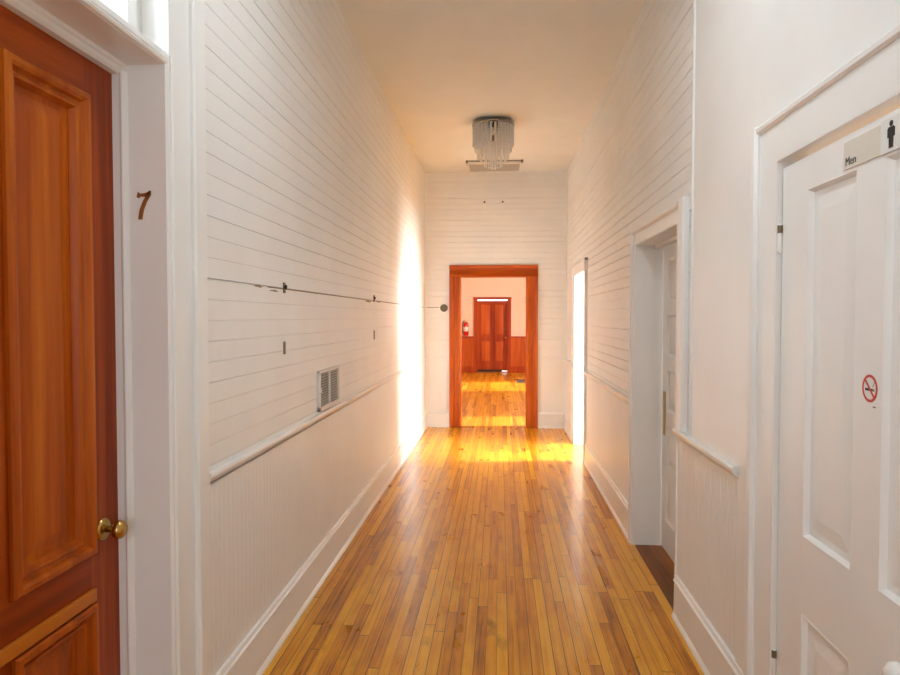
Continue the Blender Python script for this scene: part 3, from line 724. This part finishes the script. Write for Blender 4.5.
o = empty('switch_plate', (.471, FY1, 1.12), 'small ivory switch plate on the peach wall beside far door', 'light switch')
m1 = MB(); fbox(m1, Ff, .436, .506, 1.13, 1.245, 0, .006, .002); m1.build('plate', M['sign'], o)
m1 = MB(); fbox(m1, Ff, .466, .476, 1.175, 1.20, .006, .016, .001); m1.build('toggle', M['sign'], o)

o = empty('floor_register', (.49, 15.9, 0), 'grey metal floor register in the far room floor', 'floor vent')
m1 = MB()
for a in ((.385, .415, 15.45, 16.4), (.575, .605, 15.45, 16.4), (.385, .605, 15.45, 15.5), (.385, .605, 16.35, 16.4)): m1.box((a[0], a[2], 0), (a[1], a[3], .006), .001)
m1.build('frame', M['steel'], o)
m1 = MB(); m1.box((.41, 15.49, .0005), (.58, 16.36, .002)); m1.build('painted_duct_shade', M['dark'], o)  # dark sheet on the floor, shade of the duct put in as colour
for k in range(16):
    m1 = MB(); y = 15.53+k*.052; m1.box((.415, y, .002), (.575, y+.026, .005)); m1.build('slat', M['steel'], o)

cl = empty('added_ceiling_lamp', (-.06, 2.3, H), 'added round flush white lamp, out of view, lighting the near hallway', 'ceiling lamp')  # unseen lamp added to brighten the near walls from above
MB().lathe([(0, H), (.16, H), (.165, H-.02), (.15, H-.03), (0, H-.03)], (-.06, 2.3, 0), (0, 0, 1), 32).build('ceiling_plate', M['chrome'], cl)
MB().lathe([(.185, H-.03), (.19, H-.06), (.175, H-.10), (.10, H-.118), (0, H-.12)], (-.06, 2.3, 0), (0, 0, 1), 32).build('lamp_shade', M['bulb'], cl, True)
# ------------------------------------------------------------------ light
def area(name, loc, target, sx, sy, watts, col=(1, 1, 1)):
    l = bpy.data.lights.new(name, 'AREA'); l.shape = 'RECTANGLE'; l.size = sx; l.size_y = sy; l.energy = watts; l.color = col
    o = bpy.data.objects.new(name, l); COL.objects.link(o); o.location = loc
    o.rotation_euler = (Vector(target)-Vector(loc)).to_track_quat('-Z', 'Y').to_euler(); return o
area('daylight_rear_window', (-.05, -2.75, 1.9), (-.05, 0, 1.8), 1.4, 2.0, 32, (.86, .95, .99))
area('daylight_transom', (L-.55, 1.48, 2.75), (L, 1.48, 2.6), 1.2, .7, 12, (.86, .95, .99))
area('daylight_side_window', (4.35, 7.25, 1.4), (0, 7.25, 1.3), 1.9, 2.3, 1280, (.86, .95, .99))
area('daylight_far_window_near', (FX1+.4, 10.0, 1.7), (0, 10, 1.2), 1.2, 1.5, 170, (1, .98, .95))
area('daylight_far_window_distant', (FX1+.4, 15.0, 1.8), (0, 15, 1.2), 2.0, 1.6, 240, (1, .98, .95))
area('daylight_far_door', (-.2, FY1+.6, 1.6), (-.2, FY1, 1.6), .9, 1.2, 25)
l = bpy.data.lights.new('added_fill_light', 'AREA'); l.shape = 'DISK'; l.size = .34; l.energy = 15.5; l.color = (.80, .92, 1)  # fill light belonging to the added lamp above the view
o = bpy.data.objects.new('added_fill_light', l); COL.objects.link(o); o.location = (-.06, 2.3, H-.125)
s = bpy.data.lights.new('sun', 'SUN'); s.energy = 12; s.angle = math.radians(4); s.color = (1, .98, .94)
so = bpy.data.objects.new('sun', s); COL.objects.link(so); so.location = (8, 7, 6)
so.rotation_euler = Vector((-1, -.11, -.56)).to_track_quat('-Z', 'Y').to_euler()
wld = bpy.data.worlds.new('sky'); bpy.context.scene.world = wld; wld.use_nodes = True
wld.node_tree.nodes['Background'].inputs[0].default_value = (.85, .92, 1, 1); wld.node_tree.nodes['Background'].inputs[1].default_value = 3.0

# ------------------------------------------------------------------ camera
cam = bpy.data.cameras.new('camera'); co = bpy.data.objects.new('camera', cam); COL.objects.link(co)
cam.sensor_width = 36; cam.lens = 675/900*36; cam.clip_start = .02
co.location = (0, 0, 1.5)
yaw, pit = .0741, -.0298
d = Vector((-math.sin(yaw)*math.cos(pit), math.cos(yaw)*math.cos(pit), math.sin(pit)))
co.rotation_euler = d.to_track_quat('-Z', 'Y').to_euler()
sc = bpy.context.scene; sc.camera = co
sc.view_settings.view_transform = 'Standard'; sc.view_settings.look = 'None'; sc.view_settings.gamma = 1
sc.view_settings.use_curve_mapping = False; sc.view_settings.exposure = 0.10
sc.cycles.use_denoising = True; sc.cycles.max_bounces = 12; sc.cycles.diffuse_bounces = 8; sc.cycles.sample_clamp_indirect = 8
